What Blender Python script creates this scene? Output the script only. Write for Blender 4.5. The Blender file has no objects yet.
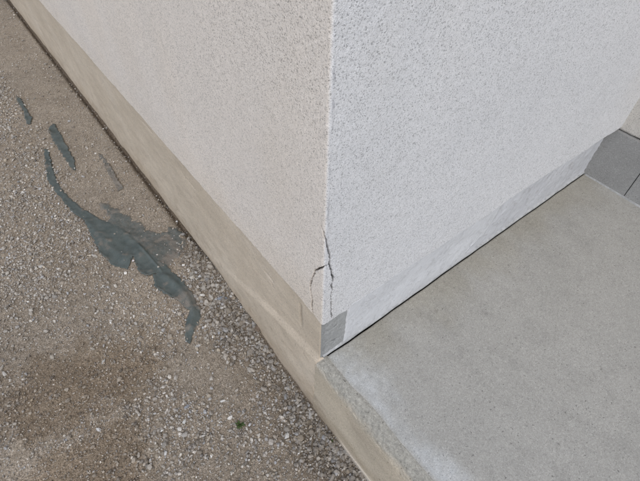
import bpy, bmesh, math, random
import numpy as np
from mathutils import Vector, Matrix

random.seed(7)
RNG = np.random.default_rng(11)
S = bpy.context.scene
C = S.collection

# ------------------------------------------------------------------ camera
YAW, PITCH, ROLL = 0.899149350, 0.863265317, 0.0213925276
CAM = np.array([-0.374088, -0.454014, 1.2])
FPX = 455.717                       # focal length in pixels of the 640 px wide photograph


def cam_axes():
    f = np.array([math.cos(PITCH) * math.cos(YAW), math.cos(PITCH) * math.sin(YAW), -math.sin(PITCH)])
    r = np.cross(f, [0, 0, 1]); r /= np.linalg.norm(r)
    u = np.cross(r, f)
    c, s = math.cos(ROLL), math.sin(ROLL)
    return c * r + s * u, -s * r + c * u, f


AX_R, AX_U, AX_F = cam_axes()
cam_d = bpy.data.cameras.new('camera')
cam = bpy.data.objects.new('camera', cam_d)
C.objects.link(cam)
cam.matrix_world = Matrix(((AX_R[0], AX_U[0], -AX_F[0], CAM[0]),
                           (AX_R[1], AX_U[1], -AX_F[1], CAM[1]),
                           (AX_R[2], AX_U[2], -AX_F[2], CAM[2]),
                           (0, 0, 0, 1)))
cam_d.sensor_fit = 'HORIZONTAL'
cam_d.sensor_width = 36.0
cam_d.lens = 36.0 * FPX / 640.0
cam_d.clip_start = 0.02
cam_d.clip_end = 500
S.camera = cam
S.render.resolution_x, S.render.resolution_y = 1024, 770

# ------------------------------------------------------------------ sky, sun, exposure
SUN_DIR = Vector((-0.5, -0.6, 1.0)).normalized()      # towards the sun
SUN_EL = math.asin(SUN_DIR.z)
SUN_AZ = math.atan2(SUN_DIR.x, SUN_DIR.y)
world = bpy.data.worlds.new('World')
S.world = world
world.use_nodes = True
wn, wl = world.node_tree.nodes, world.node_tree.links
bg = wn['Background']
sky = wn.new('ShaderNodeTexSky')
sky.sky_type = 'NISHITA'
sky.sun_disc = False
sky.sun_elevation = SUN_EL
sky.sun_rotation = SUN_AZ
sky.dust_density = 1.0
sky.air_density = 1.0
sky.ozone_density = 1.0
hs = wn.new('ShaderNodeHueSaturation')
hs.inputs['Saturation'].default_value = 0.6               # thin cloud: whiter than clear air
wl.new(sky.outputs[0], hs.inputs['Color'])
wl.new(hs.outputs[0], bg.inputs['Color'])
bg.inputs['Strength'].default_value = 0.15
sun_d = bpy.data.lights.new('sun', 'SUN')
sun_d.energy = 0.7
sun_d.angle = math.radians(45)
sun_d.color = (1.0, 0.95, 0.88)
sun = bpy.data.objects.new('sun', sun_d)
C.objects.link(sun)
sun.rotation_euler = SUN_DIR.to_track_quat('Z', 'Y').to_euler()
sun.location = (-4, -1, 5)
S.view_settings.view_transform = 'Standard'
S.view_settings.look = 'None'
S.view_settings.gamma = 1
S.view_settings.exposure = 0.50

# ------------------------------------------------------------------ helpers
GZ = -0.290                         # level of the gravel yard below the porch floor (z = 0)


def pix(px, py, axis=2, value=GZ):
    """point where the sight line of a photograph pixel meets the plane axis = value"""
    d = AX_R * (px - 320) / FPX - AX_U * (py - 240.5) / FPX + AX_F
    t = (value - CAM[axis]) / d[axis]
    return CAM + d * t


def hash2(ix, iy, seed):
    h = (ix.astype(np.int64) * 374761393 + iy.astype(np.int64) * 668265263 + seed * 974634777) & 0xFFFFFFFF
    h = ((h ^ (h >> 13)) * 1274126177) & 0xFFFFFFFF
    h = (h ^ (h >> 16)) & 0xFFFFFF
    return h / float(0xFFFFFF)


def vnoise(x, y, seed=0):
    x = np.asarray(x, float); y = np.asarray(y, float)
    ix, iy = np.floor(x).astype(np.int64), np.floor(y).astype(np.int64)
    fx, fy = x - ix, y - iy
    fx, fy = fx * fx * (3 - 2 * fx), fy * fy * (3 - 2 * fy)
    a, b = hash2(ix, iy, seed), hash2(ix + 1, iy, seed)
    c, d = hash2(ix, iy + 1, seed), hash2(ix + 1, iy + 1, seed)
    return (a * (1 - fx) + b * fx) * (1 - fy) + (c * (1 - fx) + d * fx) * fy


def fbm(x, y, seed=0, octv=4):
    s, a, t = 0.0, 1.0, 0.0
    for k in range(octv):
        s = s + a * vnoise(x * 2 ** k, y * 2 ** k, seed + k * 17)
        t += a
        a *= 0.5
    return s / t


def sstep(a, b, x):
    t = np.clip((np.asarray(x, float) - a) / (b - a), 0, 1)
    return t * t * (3 - 2 * t)


def mesh_np(name, verts, faces, mat, parent=None, smooth=True, col=None, mats=None):
    """verts (n,3); faces (m,3|4) integer array or list of such arrays"""
    if not isinstance(faces, list):
        faces = [faces]
    faces = [np.asarray(f, np.int32) for f in faces if len(f)]
    me = bpy.data.meshes.new(name)
    verts = np.asarray(verts, np.float32)
    loops = np.concatenate([f.ravel() for f in faces])
    sizes = np.concatenate([np.full(len(f), f.shape[1], np.int32) for f in faces])
    starts = np.concatenate([[0], np.cumsum(sizes)[:-1]]).astype(np.int32)
    me.vertices.add(len(verts)); me.vertices.foreach_set('co', verts.ravel())
    me.loops.add(len(loops)); me.loops.foreach_set('vertex_index', loops)
    me.polygons.add(len(sizes)); me.polygons.foreach_set('loop_start', starts)
    me.update(calc_edges=True)
    me.polygons.foreach_set('use_smooth', np.full(len(sizes), smooth, bool))
    if col is not None:
        at = me.color_attributes.new('Col', 'FLOAT_COLOR', 'POINT')
        cc = np.ones((len(verts), 4), np.float32); cc[:, :3] = col
        at.data.foreach_set('color', cc.ravel())
    me.materials.append(mat)
    o = bpy.data.objects.new(name, me)
    C.objects.link(o)
    if parent:
        o.parent = parent
    return o


def grid_faces(nu, nv, flip=False):
    i = np.arange(nu - 1)[:, None] * nv + np.arange(nv - 1)[None, :]
    f = np.stack([i, i + nv, i + nv + 1, i + 1], -1).reshape(-1, 4)
    return f[:, ::-1] if flip else f


def tag(o, label=None, cat=None, group=None, kind=None):
    if label: o['label'] = label
    if cat: o['category'] = cat
    if group: o['group'] = group
    if kind: o['kind'] = kind
    return o


def empty(name, loc, label, cat):
    o = bpy.data.objects.new(name, None)
    C.objects.link(o)
    o.location = loc
    return tag(o, label, cat)


def axis_pts(*segs):
    """segs: (start, stop, step) joined into one increasing coordinate list"""
    out = []
    for a, b, s in segs:
        n = max(1, int(round((b - a) / s)))
        out += list(np.linspace(a, b, n, endpoint=False))
    out.append(segs[-1][1])
    return np.array(out)


# ------------------------------------------------------------------ materials
class NT:
    def __init__(self, name):
        self.m = bpy.data.materials.new(name)
        self.m.use_nodes = True
        self.n, self.l = self.m.node_tree.nodes, self.m.node_tree.links
        self.bsdf = self.n['Principled BSDF']
        self.bsdf.inputs['Roughness'].default_value = 0.9
        self.bsdf.inputs['Specular IOR Level'].default_value = 0.2
        self.geo = self.n.new('ShaderNodeNewGeometry')
        self.pos = self.geo.outputs['Position']

    def link(self, a, b): self.l.new(a, b)

    def sock(self, s, v):
        if isinstance(v, bpy.types.NodeSocket): self.l.new(v, s)
        else: s.default_value = v

    def noise(self, scale, detail=4, rough=0.55, vec=None, dist=0.0):
        t = self.n.new('ShaderNodeTexNoise')
        t.inputs['Scale'].default_value = scale
        t.inputs['Detail'].default_value = detail
        t.inputs['Roughness'].default_value = rough
        t.inputs['Distortion'].default_value = dist
        self.l.new(vec or self.pos, t.inputs['Vector'])
        return t.outputs['Fac']

    def voro(self, scale, out='Distance', vec=None, rand=1.0):
        t = self.n.new('ShaderNodeTexVoronoi')
        t.inputs['Scale'].default_value = scale
        t.inputs['Randomness'].default_value = rand
        self.l.new(vec or self.pos, t.inputs['Vector'])
        return t.outputs[out]

    def ramp(self, fac, *stops):
        r = self.n.new('ShaderNodeValToRGB')
        e = r.color_ramp.elements
        while len(e) < len(stops): e.new(0.5)
        for el, (p, c) in zip(e, stops):
            el.position = p
            el.color = (*c, 1) if not isinstance(c, (int, float)) else (c, c, c, 1)
        self.l.new(fac, r.inputs[0])
        return r.outputs[0]

    def mix(self, fac, a, b, mode='MIX'):
        m = self.n.new('ShaderNodeMix'); m.data_type = 'RGBA'; m.blend_type = mode
        self.sock(m.inputs[0], fac)
        for i, v in ((6, a), (7, b)):
            if isinstance(v, tuple): v = (*v, 1)
            elif isinstance(v, (int, float)): v = (v, v, v, 1)
            self.sock(m.inputs[i], v)
        return m.outputs[2]

    def math(self, op, a, b=0.0, clamp=False):
        m = self.n.new('ShaderNodeMath'); m.operation = op; m.use_clamp = clamp
        self.sock(m.inputs[0], a); self.sock(m.inputs[1], b)
        return m.outputs[0]

    def rng(self, v, a, b, c=0.0, d=1.0):
        m = self.n.new('ShaderNodeMapRange'); m.interpolation_type = 'SMOOTHSTEP'
        self.sock(m.inputs[0], v)
        for i, x in enumerate((a, b, c, d)): m.inputs[i + 1].default_value = x
        return m.outputs[0]

    def xyz(self):
        s = self.n.new('ShaderNodeSeparateXYZ'); self.l.new(self.pos, s.inputs[0])
        return s.outputs

    def attr(self, name='Col'):
        a = self.n.new('ShaderNodeAttribute'); a.attribute_name = name
        return a

    def color(self, c): self.sock(self.bsdf.inputs['Base Color'], (*c, 1) if isinstance(c, tuple) else c)

    def bump(self, h, strength=0.5, dist=0.002):
        b = self.n.new('ShaderNodeBump')
        b.inputs['Strength'].default_value = strength
        b.inputs['Distance'].default_value = dist
        self.l.new(h, b.inputs['Height'])
        prev = self.bsdf.inputs['Normal']
        if prev.is_linked:
            self.l.new(prev.links[0].from_socket, b.inputs['Normal'])
        self.l.new(b.outputs[0], prev)


def m_stucco():
    t = NT('stucco')
    base = t.ramp(t.noise(2.6, 6, 0.65), (0.3, (0.695, 0.69, 0.695)), (0.7, (0.755, 0.745, 0.745)))
    mott = t.ramp(t.noise(60, 4, 0.7), (0.35, 0.96), (0.65, 1.03))
    base = t.mix(1.0, base, mott, 'MULTIPLY')
    # grains of the sprayed coat and the open pits between them that hold dirt
    sep = t.n.new('ShaderNodeSeparateColor'); t.l.new(t.voro(520, 'Color'), sep.inputs[0])
    base = t.mix(1.0, base, t.ramp(sep.outputs[0], (0.0, 0.50), (0.08, 0.66), (0.20, 0.94), (0.9, 1.03), (1.0, 1.08)), 'MULTIPLY')
    p = t.rng(t.noise(430, 2, 0.75), 0.37, 0.43, 1.0, 0.0)
    base = t.mix(t.math('MULTIPLY', p, 0.45), base, (0.34, 0.335, 0.325))
    dirt_tone = t.attr('Col')  # soil splash and cracks, plus light and shade put into the wall colour
    base = t.mix(1.0, base, dirt_tone.outputs['Color'], 'MULTIPLY')
    t.color(base)
    t.bump(t.math('SUBTRACT', 1.0, t.voro(520)), 0.28, 0.0024)
    t.bump(t.noise(700, 2, 0.6), 0.35, 0.0012)
    return t.m


def m_render_left():
    """beige trowelled plinth render, stained by splashed soil"""
    t = NT('beige_render')
    b = t.ramp(t.noise(3.2, 5, 0.6), (0.25, (0.52, 0.435, 0.336)), (0.55, (0.58, 0.49, 0.385)), (0.8, (0.63, 0.545, 0.443)))
    streak = t.n.new('ShaderNodeMapping'); streak.inputs['Scale'].default_value = (8, 6, 14)
    t.l.new(t.pos, streak.inputs[0])
    b = t.mix(1.0, b, t.ramp(t.noise(1.6, 6, 0.65, streak.outputs[0]), (0.3, 0.90), (0.7, 1.05)), 'MULTIPLY')
    b = t.mix(t.math('MULTIPLY', t.rng(t.noise(55, 3, 0.6), 0.62, 0.72), 0.22), b, (0.30, 0.27, 0.23))
    b = t.mix(t.math('MULTIPLY', t.rng(t.noise(190, 2, 0.5), 0.64, 0.70), 0.6), b, (0.24, 0.21, 0.18))
    sep = t.n.new('ShaderNodeSeparateColor'); t.l.new(t.voro(480, 'Color'), sep.inputs[0])
    b = t.mix(1.0, b, t.ramp(sep.outputs[0], (0.0, 0.78), (0.15, 0.93), (0.85, 1.03), (1.0, 1.14)), 'MULTIPLY')
    b = t.mix(1.0, b, t.attr('Col').outputs['Color'], 'MULTIPLY')
    t.color(b)
    t.bump(t.noise(420, 4, 0.7), 0.55, 0.0015)
    t.bump(t.noise(60, 5, 0.65), 0.35, 0.003)
    return t.m


def m_white_render(name, c0, c1, flake):
    t = NT(name)
    b = t.ramp(t.noise(6, 5, 0.6), (0.3, c0), (0.7, c1))
    fl = t.rng(t.noise(34, 5, 0.7, dist=0.6), 0.55, 0.63)
    b = t.mix(t.math('MULTIPLY', fl, flake), b, (0.40, 0.39, 0.385))
    b = t.mix(t.math('MULTIPLY', t.rng(t.noise(260, 2, 0.5), 0.64, 0.72), 0.55), b, (0.30, 0.29, 0.28))
    b = t.mix(1.0, b, t.attr('Col').outputs['Color'], 'MULTIPLY')
    t.color(b)
    t.bump(t.noise(380, 4, 0.7), 0.35, 0.0012)
    t.bump(fl, 0.5, 0.0015)
    return t.m


def m_concrete(name, c0, c1, pit=0.5, grain=0.22):
    t = NT(name)
    b = t.ramp(t.noise(4.5, 8, 0.7), (0.25, c0), (0.75, c1))
    b = t.mix(1.0, b, t.ramp(t.noise(90, 4, 0.75), (0.3, 0.94), (0.7, 1.05)), 'MULTIPLY')
    sep = t.n.new('ShaderNodeSeparateColor'); t.l.new(t.voro(420, 'Color'), sep.inputs[0])
    b = t.mix(1.0, b, t.ramp(sep.outputs[0], (0.0, 0.72), (0.12, 0.90), (0.8, 1.03), (1.0, 1.22)), 'MULTIPLY')
    if grain: b = t.mix(grain, b, t.ramp(t.noise(520, 2, 0.7), (0.3, 0.10), (0.7, 0.62)))
    pits = t.rng(t.noise(130, 2, 0.5), 0.685, 0.73)
    b = t.mix(t.math('MULTIPLY', pits, pit), b, (0.11, 0.10, 0.095))
    b = t.mix(1.0, b, t.attr('Col').outputs['Color'], 'MULTIPLY')
    t.color(b)
    t.bump(t.noise(480, 4, 0.75), 0.4, 0.0012)
    t.bump(t.math('SUBTRACT', 1.0, pits), 0.5, 0.0015)
    return t.m


def m_attr(name, rough=0.92, var=0.25, bump=0.5, scale=330):
    t = NT(name)
    b = t.attr('Col').outputs['Color']
    lo, hi = 1 - var, 1 + var
    b = t.mix(1.0, b, t.ramp(t.noise(scale, 3, 0.65), (0.3, lo), (0.7, hi)), 'MULTIPLY')
    t.color(b)
    t.bsdf.inputs['Roughness'].default_value = rough
    t.bump(t.noise(scale * 1.5, 4, 0.7), bump, 0.0018)
    return t.m


def m_ground():
    t = NT('sandy_ground')
    b = t.attr('Col').outputs['Color']
    b = t.mix(1.0, b, t.ramp(t.noise(60, 5, 0.7), (0.3, 0.82), (0.7, 1.14)), 'MULTIPLY')
    cell = t.voro(330, 'Color')
    sep = t.n.new('ShaderNodeSeparateColor'); t.l.new(cell, sep.inputs[0])
    b = t.mix(0.75, b, t.mix(1.0, b, t.ramp(sep.outputs[0], (0.0, (0.50, 0.47, 0.44)), (0.45, (0.95, 0.93, 0.9)), (0.9, (1.35, 1.34, 1.36)), (1.0, (1.9, 1.9, 1.95))), 'MULTIPLY'))
    t.color(b)
    t.bump(t.math('SUBTRACT', 1.0, t.voro(330)), 0.7, 0.0025)
    t.bump(t.noise(900, 3, 0.7), 0.4, 0.001)
    return t.m


def m_sheet():
    t = NT('blue_grey_sheet')
    base = t.ramp(t.noise(25, 4, 0.6), (0.3, (0.084, 0.101, 0.095)), (0.7, (0.120, 0.138, 0.130)))
    weave = t.noise(600, 2, 0.6)
    base = t.mix(1.0, base, t.ramp(weave, (0.3, 0.85), (0.7, 1.15)), 'MULTIPLY')
    a = t.attr('dust').outputs['Fac']
    n1 = t.noise(70, 5, 0.7)
    n2 = t.noise(420, 3, 0.7)
    f = t.math('ADD', t.math('MULTIPLY', a, 1.25), t.math('ADD', t.math('MULTIPLY', n1, 1.0), t.math('MULTIPLY', n2, 0.75)))
    f = t.rng(f, 0.92, 1.80)
    speck = t.rng(t.noise(380, 2, 0.6), 0.60, 0.68)
    f = t.math('MAXIMUM', t.math('MULTIPLY', f, 0.93), t.math('MULTIPLY', speck, 0.55))
    sand = t.ramp(t.noise(500, 3, 0.7), (0.3, (0.13, 0.11, 0.09)), (0.7, (0.32, 0.285, 0.24)))
    t.color(t.mix(f, base, sand))
    t.bsdf.inputs['Roughness'].default_value = 0.97
    t.bsdf.inputs['Specular IOR Level'].default_value = 0.08
    t.bump(weave, 0.3, 0.001)
    t.bump(t.math('MULTIPLY', f, n2), 0.6, 0.002)
    return t.m


def m_plain(name, c0, c1, scale=120, rough=0.9, bump=0.4):
    t = NT(name)
    t.color(t.ramp(t.noise(scale, 4, 0.65), (0.3, c0), (0.7, c1)))
    t.bsdf.inputs['Roughness'].default_value = rough
    t.bump(t.noise(scale * 3, 4, 0.7), bump, 0.0015)
    return t.m


M = dict(
    stucco=m_stucco(), left=m_render_left(),
    white=m_white_render('white_render', (0.60, 0.60, 0.61), (0.68, 0.68, 0.69), 0.2),
    grey=m_white_render('worn_plinth', (0.52, 0.52, 0.535), (0.64, 0.64, 0.655), 0.5),
    patch=m_concrete('mortar', (0.30, 0.30, 0.29), (0.40, 0.40, 0.385), 0.6),
    slab=m_concrete('porch_concrete', (0.345, 0.331, 0.295), (0.42, 0.402, 0.36), 0.6, 0.12),
    panel=m_concrete('panel_concrete', (0.26, 0.255, 0.245), (0.36, 0.355, 0.342), 0.4, 0.1),
    edge=m_concrete('worn_concrete', (0.95, 0.95, 0.95), (1.0, 1.0, 1.0), 0.6, 0.0),
    seal=m_plain('sealant', (0.33, 0.33, 0.325), (0.54, 0.54, 0.53), 60),
    footing=m_plain('damp_footing', (0.10, 0.085, 0.07), (0.19, 0.165, 0.14), 45),
    ground=m_ground(), gravel=m_attr('gravel'), stone=m_attr('stone', 0.88, 0.18, 0.5, 260),
    sheet=m_sheet(),
    wood=m_plain('old_board', (0.12, 0.09, 0.065), (0.24, 0.19, 0.145), 80),
    leaf=m_plain('leaf', (0.045, 0.075, 0.022), (0.085, 0.12, 0.042), 300, 0.6),
    stem=m_plain('stem', (0.10, 0.08, 0.04), (0.16, 0.11, 0.06), 300, 0.7),
)

# ------------------------------------------------------------------ ground sheet
SHEET_SPOTS = {}
P_DAMP = [(pix(60, 405), 0.26, 0.20), (pix(120, 375), 0.12, 0.10), (pix(100, 455), 0.16, 0.12)]


def zone(x, y):
    """0..1 weights of the yard's surface: damp, silt (smooth sand), coarse (gravel along the wall), pebbly"""
    n = fbm(x * 5 + 3, y * 5, 5, 4) - 0.5
    damp = np.zeros_like(x)
    for (c, rx, ry) in P_DAMP:
        d = np.hypot((x - c[0]) / rx, (y - c[1]) / ry)
        damp = np.maximum(damp, sstep(1.4, 0.4, d + n * 1.8 + (fbm(x * 34, y * 34, 6, 3) - 0.5) * 1.1))
    # coarse gravel beside the footing for y below 0.75, widening towards the porch end
    w = np.interp(y, [-1.5, -0.3, 0.1, 0.35, 0.62, 0.80, 1.0], [0.24, 0.22, 0.17, 0.15, 0.17, 0.05, 0.0])
    coarse = sstep(0.06, -0.06, -x - w + n * 0.30) * sstep(1.0, 0.75, y + n * 0.3)
    # smooth silt: between sheet and wall, and a tongue below the sheet
    s1 = sstep(0.42, 0.26, -x + n * 0.2) * sstep(0.78, 0.98, y + n * 0.3)
    c = pix(215, 372)
    d = np.hypot((x - c[0]) * 0.8 + (y - c[1]) * 0.5, ((y - c[1]) * 0.8 - (x - c[0]) * 0.5) * 0.55) / 0.115
    s2 = sstep(1.2, 0.6, d + n * 1.0)
    s3 = sstep(0.28, 0.1, np.hypot((x - pix(90, 305)[0]) / 1.6, y - pix(90, 305)[1]) + n * 0.25) * 0.6
    silt = np.clip(np.maximum(np.maximum(s1, s2), s3) - coarse, 0, 1)
    return damp, silt, coarse


def ground_z(x, y):
    x = np.asarray(x, float); y = np.asarray(y, float)
    near = sstep(6, 3, np.hypot(x, y - 1))
    z = GZ + near * ((fbm(x * 2.2, y * 2.2, 2, 3) - 0.5) * 0.030 + (fbm(x * 11, y * 11, 9, 3) - 0.5) * 0.016)
    # the strip along the wall sinks towards the porch
    z = z - near * sstep(-0.22, -0.05, x) * sstep(0.5, 0.1, y) * 0.035
    # settled gap right against the wall
    z = z - near * np.exp(-((x + 0.012) / 0.016) ** 2) * sstep(0.7, 0.95, y) * 0.022
    return z


def ground_col(x, y):
    damp, silt, coarse = zone(x, y)
    n = fbm(x * 3.1, y * 3.1, 31, 4)[..., None]
    c = np.array([0.315, 0.265, 0.205]) * (0.82 + 0.36 * n)
    c = c * (1 - silt[..., None]) + np.array([0.315, 0.268, 0.21]) * silt[..., None] * (0.85 + 0.3 * n)
    c = c * (1 - 0.30 * coarse[..., None])
    c = c * (1 - damp[..., None] * np.array([0.25, 0.30, 0.36]))
    rot = sstep(-0.040, -0.018, x + (n[..., 0] - 0.5) * 0.03) * sstep(0.66, 0.95, y)      # damp leaf mould in the settled gap
    c = c * (1 - rot[..., None] * np.array([0.42, 0.46, 0.50]))
    return c


gx = axis_pts((-60, -12, 8), (-12, -2.4, 0.6), (-2.4, -1.3, 0.03), (-1.3, 0.03, 0.005), (0.03, 0.6, 0.12), (0.6, 12, 2), (12, 60, 8))
gy = axis_pts((-60, -12, 8), (-12, -2.0, 0.6), (-2.0, -0.7, 0.03), (-0.7, 2.2, 0.005), (2.2, 4.5, 0.010), (4.5, 7, 0.06), (7, 12, 0.6), (12, 60, 8))
X, Y = np.meshgrid(gx, gy, indexing='ij')
Z = ground_z(X, Y)
fine = sstep(3, 2, np.hypot(X, Y - 1))
_, silt, coarse = zone(X, Y)
Z = Z + fine * ((vnoise(X * 190, Y * 190, 41) - 0.5) * 0.0030 * (1 - 0.7 * silt) + (vnoise(X * 80, Y * 80, 42) - 0.5) * 0.004 * (1 - 0.6 * silt))
Z = np.where(X > 0.06, np.minimum(Z, GZ - 0.02), Z)
g = mesh_np('ground', np.stack([X, Y, Z], -1).reshape(-1, 3), grid_faces(len(gx), len(gy)), M['ground'],
            col=ground_col(X, Y).reshape(-1, 3))
tag(g, kind='structure')

# ------------------------------------------------------------------ house: stucco corner
house = empty('house', (0.3, 0.3, GZ), 'pale stucco house corner with cracked edge, worn plinth and recessed side wall', 'house')
house.location = (0, 0, 0)
L = 1.337                     # length of the porch-side wall up to the return
D_LEFT = 0.008                # stucco stands this far out from the yard-side plinth
RC = 0.007                    # rounding of the arris


def d_right(x): return np.interp(x, [0, 0.1, 0.7, L], [0.009, 0.010, 0.016, 0.030])


def stucco_bottom(u):
    base = np.interp(u, [-6, -3, -1.2, -0.4, -0.06, -0.025, -0.004, 0.012, 0.05, 0.075, 0.095, 0.35, 0.7, 0.72, L],
                     [0.185, 0.19, 0.203, 0.203, 0.202, 0.199, 0.193, 0.193, 0.193, 0.187, 0.198, 0.205, 0.205, 0.213, 0.226])
    return base + (vnoise(u * 70, u * 0, 77) - 0.5) * 0.004 + (vnoise(u * 9, u * 0, 78) - 0.5) * 0.008 * sstep(0.05, 0.2, np.abs(u))


def crack_pts(pxs):
    out = []
    for px, py in pxs:
        a = pix(px, py, 1, -0.009)
        if a[0] >= -0.004: out.append((a[0] + 0.008, a[2]))
        else:
            b = pix(px, py, 0, -0.008); out.append((-(b[1] + 0.009), b[2]))
    return np.array(out)


CRACKS = [   # path in (u, z) on the unrolled wall, half width at each point
    (crack_pts([(321, 226), (323, 232), (324, 237), (326, 243), (328, 248), (329.5, 254), (330, 259), (329.5, 264)]),
     [0.0006, 0.0015, 0.0011, 0.0013, 0.0018, 0.0017, 0.0020, 0.0026]),
    (crack_pts([(329.5, 264), (331, 269), (332, 274), (333.5, 279), (332, 284), (332.5, 289), (331, 296), (331.5, 304), (331, 312), (332.5, 318)]),
     [0.0022, 0.0016, 0.0022, 0.0034, 0.0030, 0.0018, 0.0010, 0.0009, 0.0012, 0.0016]),
    (crack_pts([(329.5, 264), (326, 266), (322, 267.5), (318.5, 269), (315, 271), (313.5, 275), (311.5, 280), (310, 285), (310.5, 292), (312, 299), (311.5, 306), (312.5, 314)]),
     [0.0024, 0.0021, 0.0020, 0.0022, 0.0024, 0.0019, 0.0020, 0.0025, 0.0024, 0.0030, 0.0033, 0.0035]),
]


def crack_field(U, V):
    """depth of the cracks (0..1) over the unrolled wall"""
    jit = (vnoise(U * 200, V * 200, 51) - 0.5) * 0.0032
    jit2 = (vnoise(U * 200, V * 200, 52) - 0.5) * 0.0032
    best = np.zeros_like(U)
    for pts, hw in CRACKS:
        for (a, b, wa, wb) in zip(pts[:-1], pts[1:], hw[:-1], hw[1:]):
            ab = b - a
            t = np.clip(((U + jit - a[0]) * ab[0] + (V + jit2 - a[1]) * ab[1]) / (ab @ ab), 0, 1)
            d = np.hypot(U + jit - a[0] - t * ab[0], V + jit2 - a[1] - t * ab[1])
            w = (wa + (wb - wa) * t) * 0.75 + 0.0003
            best = np.maximum(best, sstep(w + 0.0009, w * 0.35, d))
    return best


def wall_pos(U, V, H):
    """unrolled (u, z, outward offset) -> world; u < 0 is the yard side, u > 0 the porch side"""
    a = np.clip((U + RC) / (2 * RC), 0, 1) * (math.pi / 2)
    cx, cy = -D_LEFT + RC, -0.009 + RC
    nx, ny = -np.cos(a), -np.sin(a)
    x = cx + RC * nx + np.maximum(U - RC, 0)
    y = cy + RC * ny + np.maximum(-U - RC, 0)
    y = np.where(U > 0, y - (d_right(np.maximum(U, 0)) - 0.009), y)
    return np.stack([x + nx * H, y + ny * H, V], -1)


us = axis_pts((-6.0, -3.0, 0.03), (-3.0, -1.6, 0.010), (-1.6, -0.7, 0.006), (-0.7, -0.085, 0.0035), (-0.085, 0.045, 0.0011),
              (0.045, 0.7, 0.0035), (0.7, L + 0.03, 0.006))
vs = np.concatenate([axis_pts((0.0, 0.27, 0.0011), (0.27, 0.85, 0.0035), (0.85, 1.1, 0.01), (1.1, 2.55, 0.05))])
U, V0 = np.meshgrid(us, vs, indexing='ij')
zb = stucco_bottom(us)[:, None]
V = zb + V0 * (2.75 - zb) / 2.55
V = np.where(V0 < 0.9, zb + V0, V)
V = np.maximum.accumulate(V, axis=1)
grain = (vnoise(U * 300, V * 300, 61) - 0.5) * 0.0009 + (vnoise(U * 170, V * 170, 62) - 0.5) * 0.0004
wavy = (fbm(U * 2, V * 2, 63, 2) - 0.5) * 0.005
chip = sstep(0.010, 0.0, np.abs(U)) * sstep(0.60, 0.75, vnoise(V * 45 + 2, V * 0, 64)) * 0.0008
crk = crack_field(U, V)
edge_round = sstep(0.006, 0.0, V - zb) * 0.003
H = grain + wavy * sstep(0.0, 0.1, np.abs(U)) - chip - edge_round - crk * 0.011
pos = wall_pos(U, V, H)
# fold the lower edge back under to meet the plinth
und = wall_pos(us[:, None], zb + 0.004, np.full((len(us), 1), -0.05))
pos = np.concatenate([und, pos], axis=1)
ccol = np.ones((len(us), len(vs) + 1, 3))
ccol[:, 1:] -= (np.clip(crk * 1.1, 0, 1) * 0.93)[..., None]
arris = sstep(0.0042, 0.0008, np.abs(U - 0.0055 - (vnoise(V * 90, V * 0, 67) - 0.5) * 0.004)) * (0.10 + 0.22 * sstep(0.55, 0.8, vnoise(V * 40, V * 0 + 0.5, 66)))
warm_light_w = sstep(0.004, -0.006, U)[..., None]
ccol[:, 1:] *= 1 - warm_light_w * np.array([-0.055, 0.035, 0.135])      # warm light on the yard side put into the coat's colour
splash = sstep(0.16, 0.0, V - zb + (fbm(U * 7, V * 7, 68, 4) - 0.5) * 0.22) * (U < 0) * 0.4 + sstep(0.5, 0.75, fbm(U * 3, V * 2, 69, 4)) * 0.3
ccol[:, 1:] *= 1 - splash[..., None] * np.array([0.04, 0.075, 0.13])
ccol[:, 1:] -= arris[..., None] * np.array([1, 1, 0.95])
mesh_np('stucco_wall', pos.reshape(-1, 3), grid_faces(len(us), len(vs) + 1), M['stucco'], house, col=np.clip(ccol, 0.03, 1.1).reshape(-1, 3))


# ------------------------------------------------------------------ house: plinth and footing on the yard side
def ledge_z(y):
    return np.interp(y, [0, 0.10, 0.24, 0.42, 0.55, 0.8], [0.003, -0.022, -0.055, -0.115, -0.165, -0.25])


def render_bottom(y):
    return np.interp(y, [0, 0.325, 0.335, 0.8, 1.6, 3, 6], [-0.335, -0.325, -0.290, -0.284, -0.276, -0.272, -0.270]) \
        + (vnoise(y * 40, y * 0, 82) - 0.5) * 0.010 + (vnoise(y * 130, y * 0, 86) - 0.5) * 0.004


ys = axis_pts((-0.006, 0.9, 0.006), (0.9, 2.5, 0.014), (2.5, 6.0, 0.06))
ts = np.linspace(0, 1, 110)
Yl, Tl = np.meshgrid(ys, ts, indexing='ij')
zbm = np.where(Yl > 0.335, np.maximum(render_bottom(Yl), ground_z(Yl * 0 - 0.02, Yl) + np.interp(Yl, [0.335, 0.6, 0.8, 6], [0.0, 0.002, 0.016, 0.016])), render_bottom(Yl))
Zl = zbm + (0.212 - zbm) * Tl
lz = ledge_z(Yl)
fade = sstep(0.65, 0.1, Yl)
out = sstep(0.012, -0.014, Zl - lz) * (0.004 + 0.010 * fade) * sstep(0.95, 0.5, Yl)
out = out + sstep(0.0, -0.25, Zl) * 0.008
nick = np.zeros_like(Yl)
for px0, py0, px1, py1, w, dpt in [(301, 304, 301, 325, 0.0022, 0.008), (266, 272, 273, 281, 0.0035, 0.007), (272, 283, 273, 287, 0.003, 0.006),
                                   (188, 180, 196, 190, 0.004, 0.003), (143, 122, 152, 132, 0.005, 0.003), (182, 172, 186, 178, 0.004, 0.003)]:
    a, b = pix(px0, py0, 0, -0.002), pix(px1, py1, 0, -0.002)
    ab = (b - a)[1:]
    t = np.clip(((Yl - a[1]) * ab[0] + (Zl - a[2]) * ab[1]) / (ab @ ab), 0, 1)
    d = np.hypot(Yl - a[1] - t * ab[0], Zl - a[2] - t * ab[1]) + (vnoise(Yl * 160, Zl * 160, 83) - 0.5) * 0.003
    nick = np.maximum(nick, sstep(w + 0.003, w * 0.3, d) * dpt)
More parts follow.
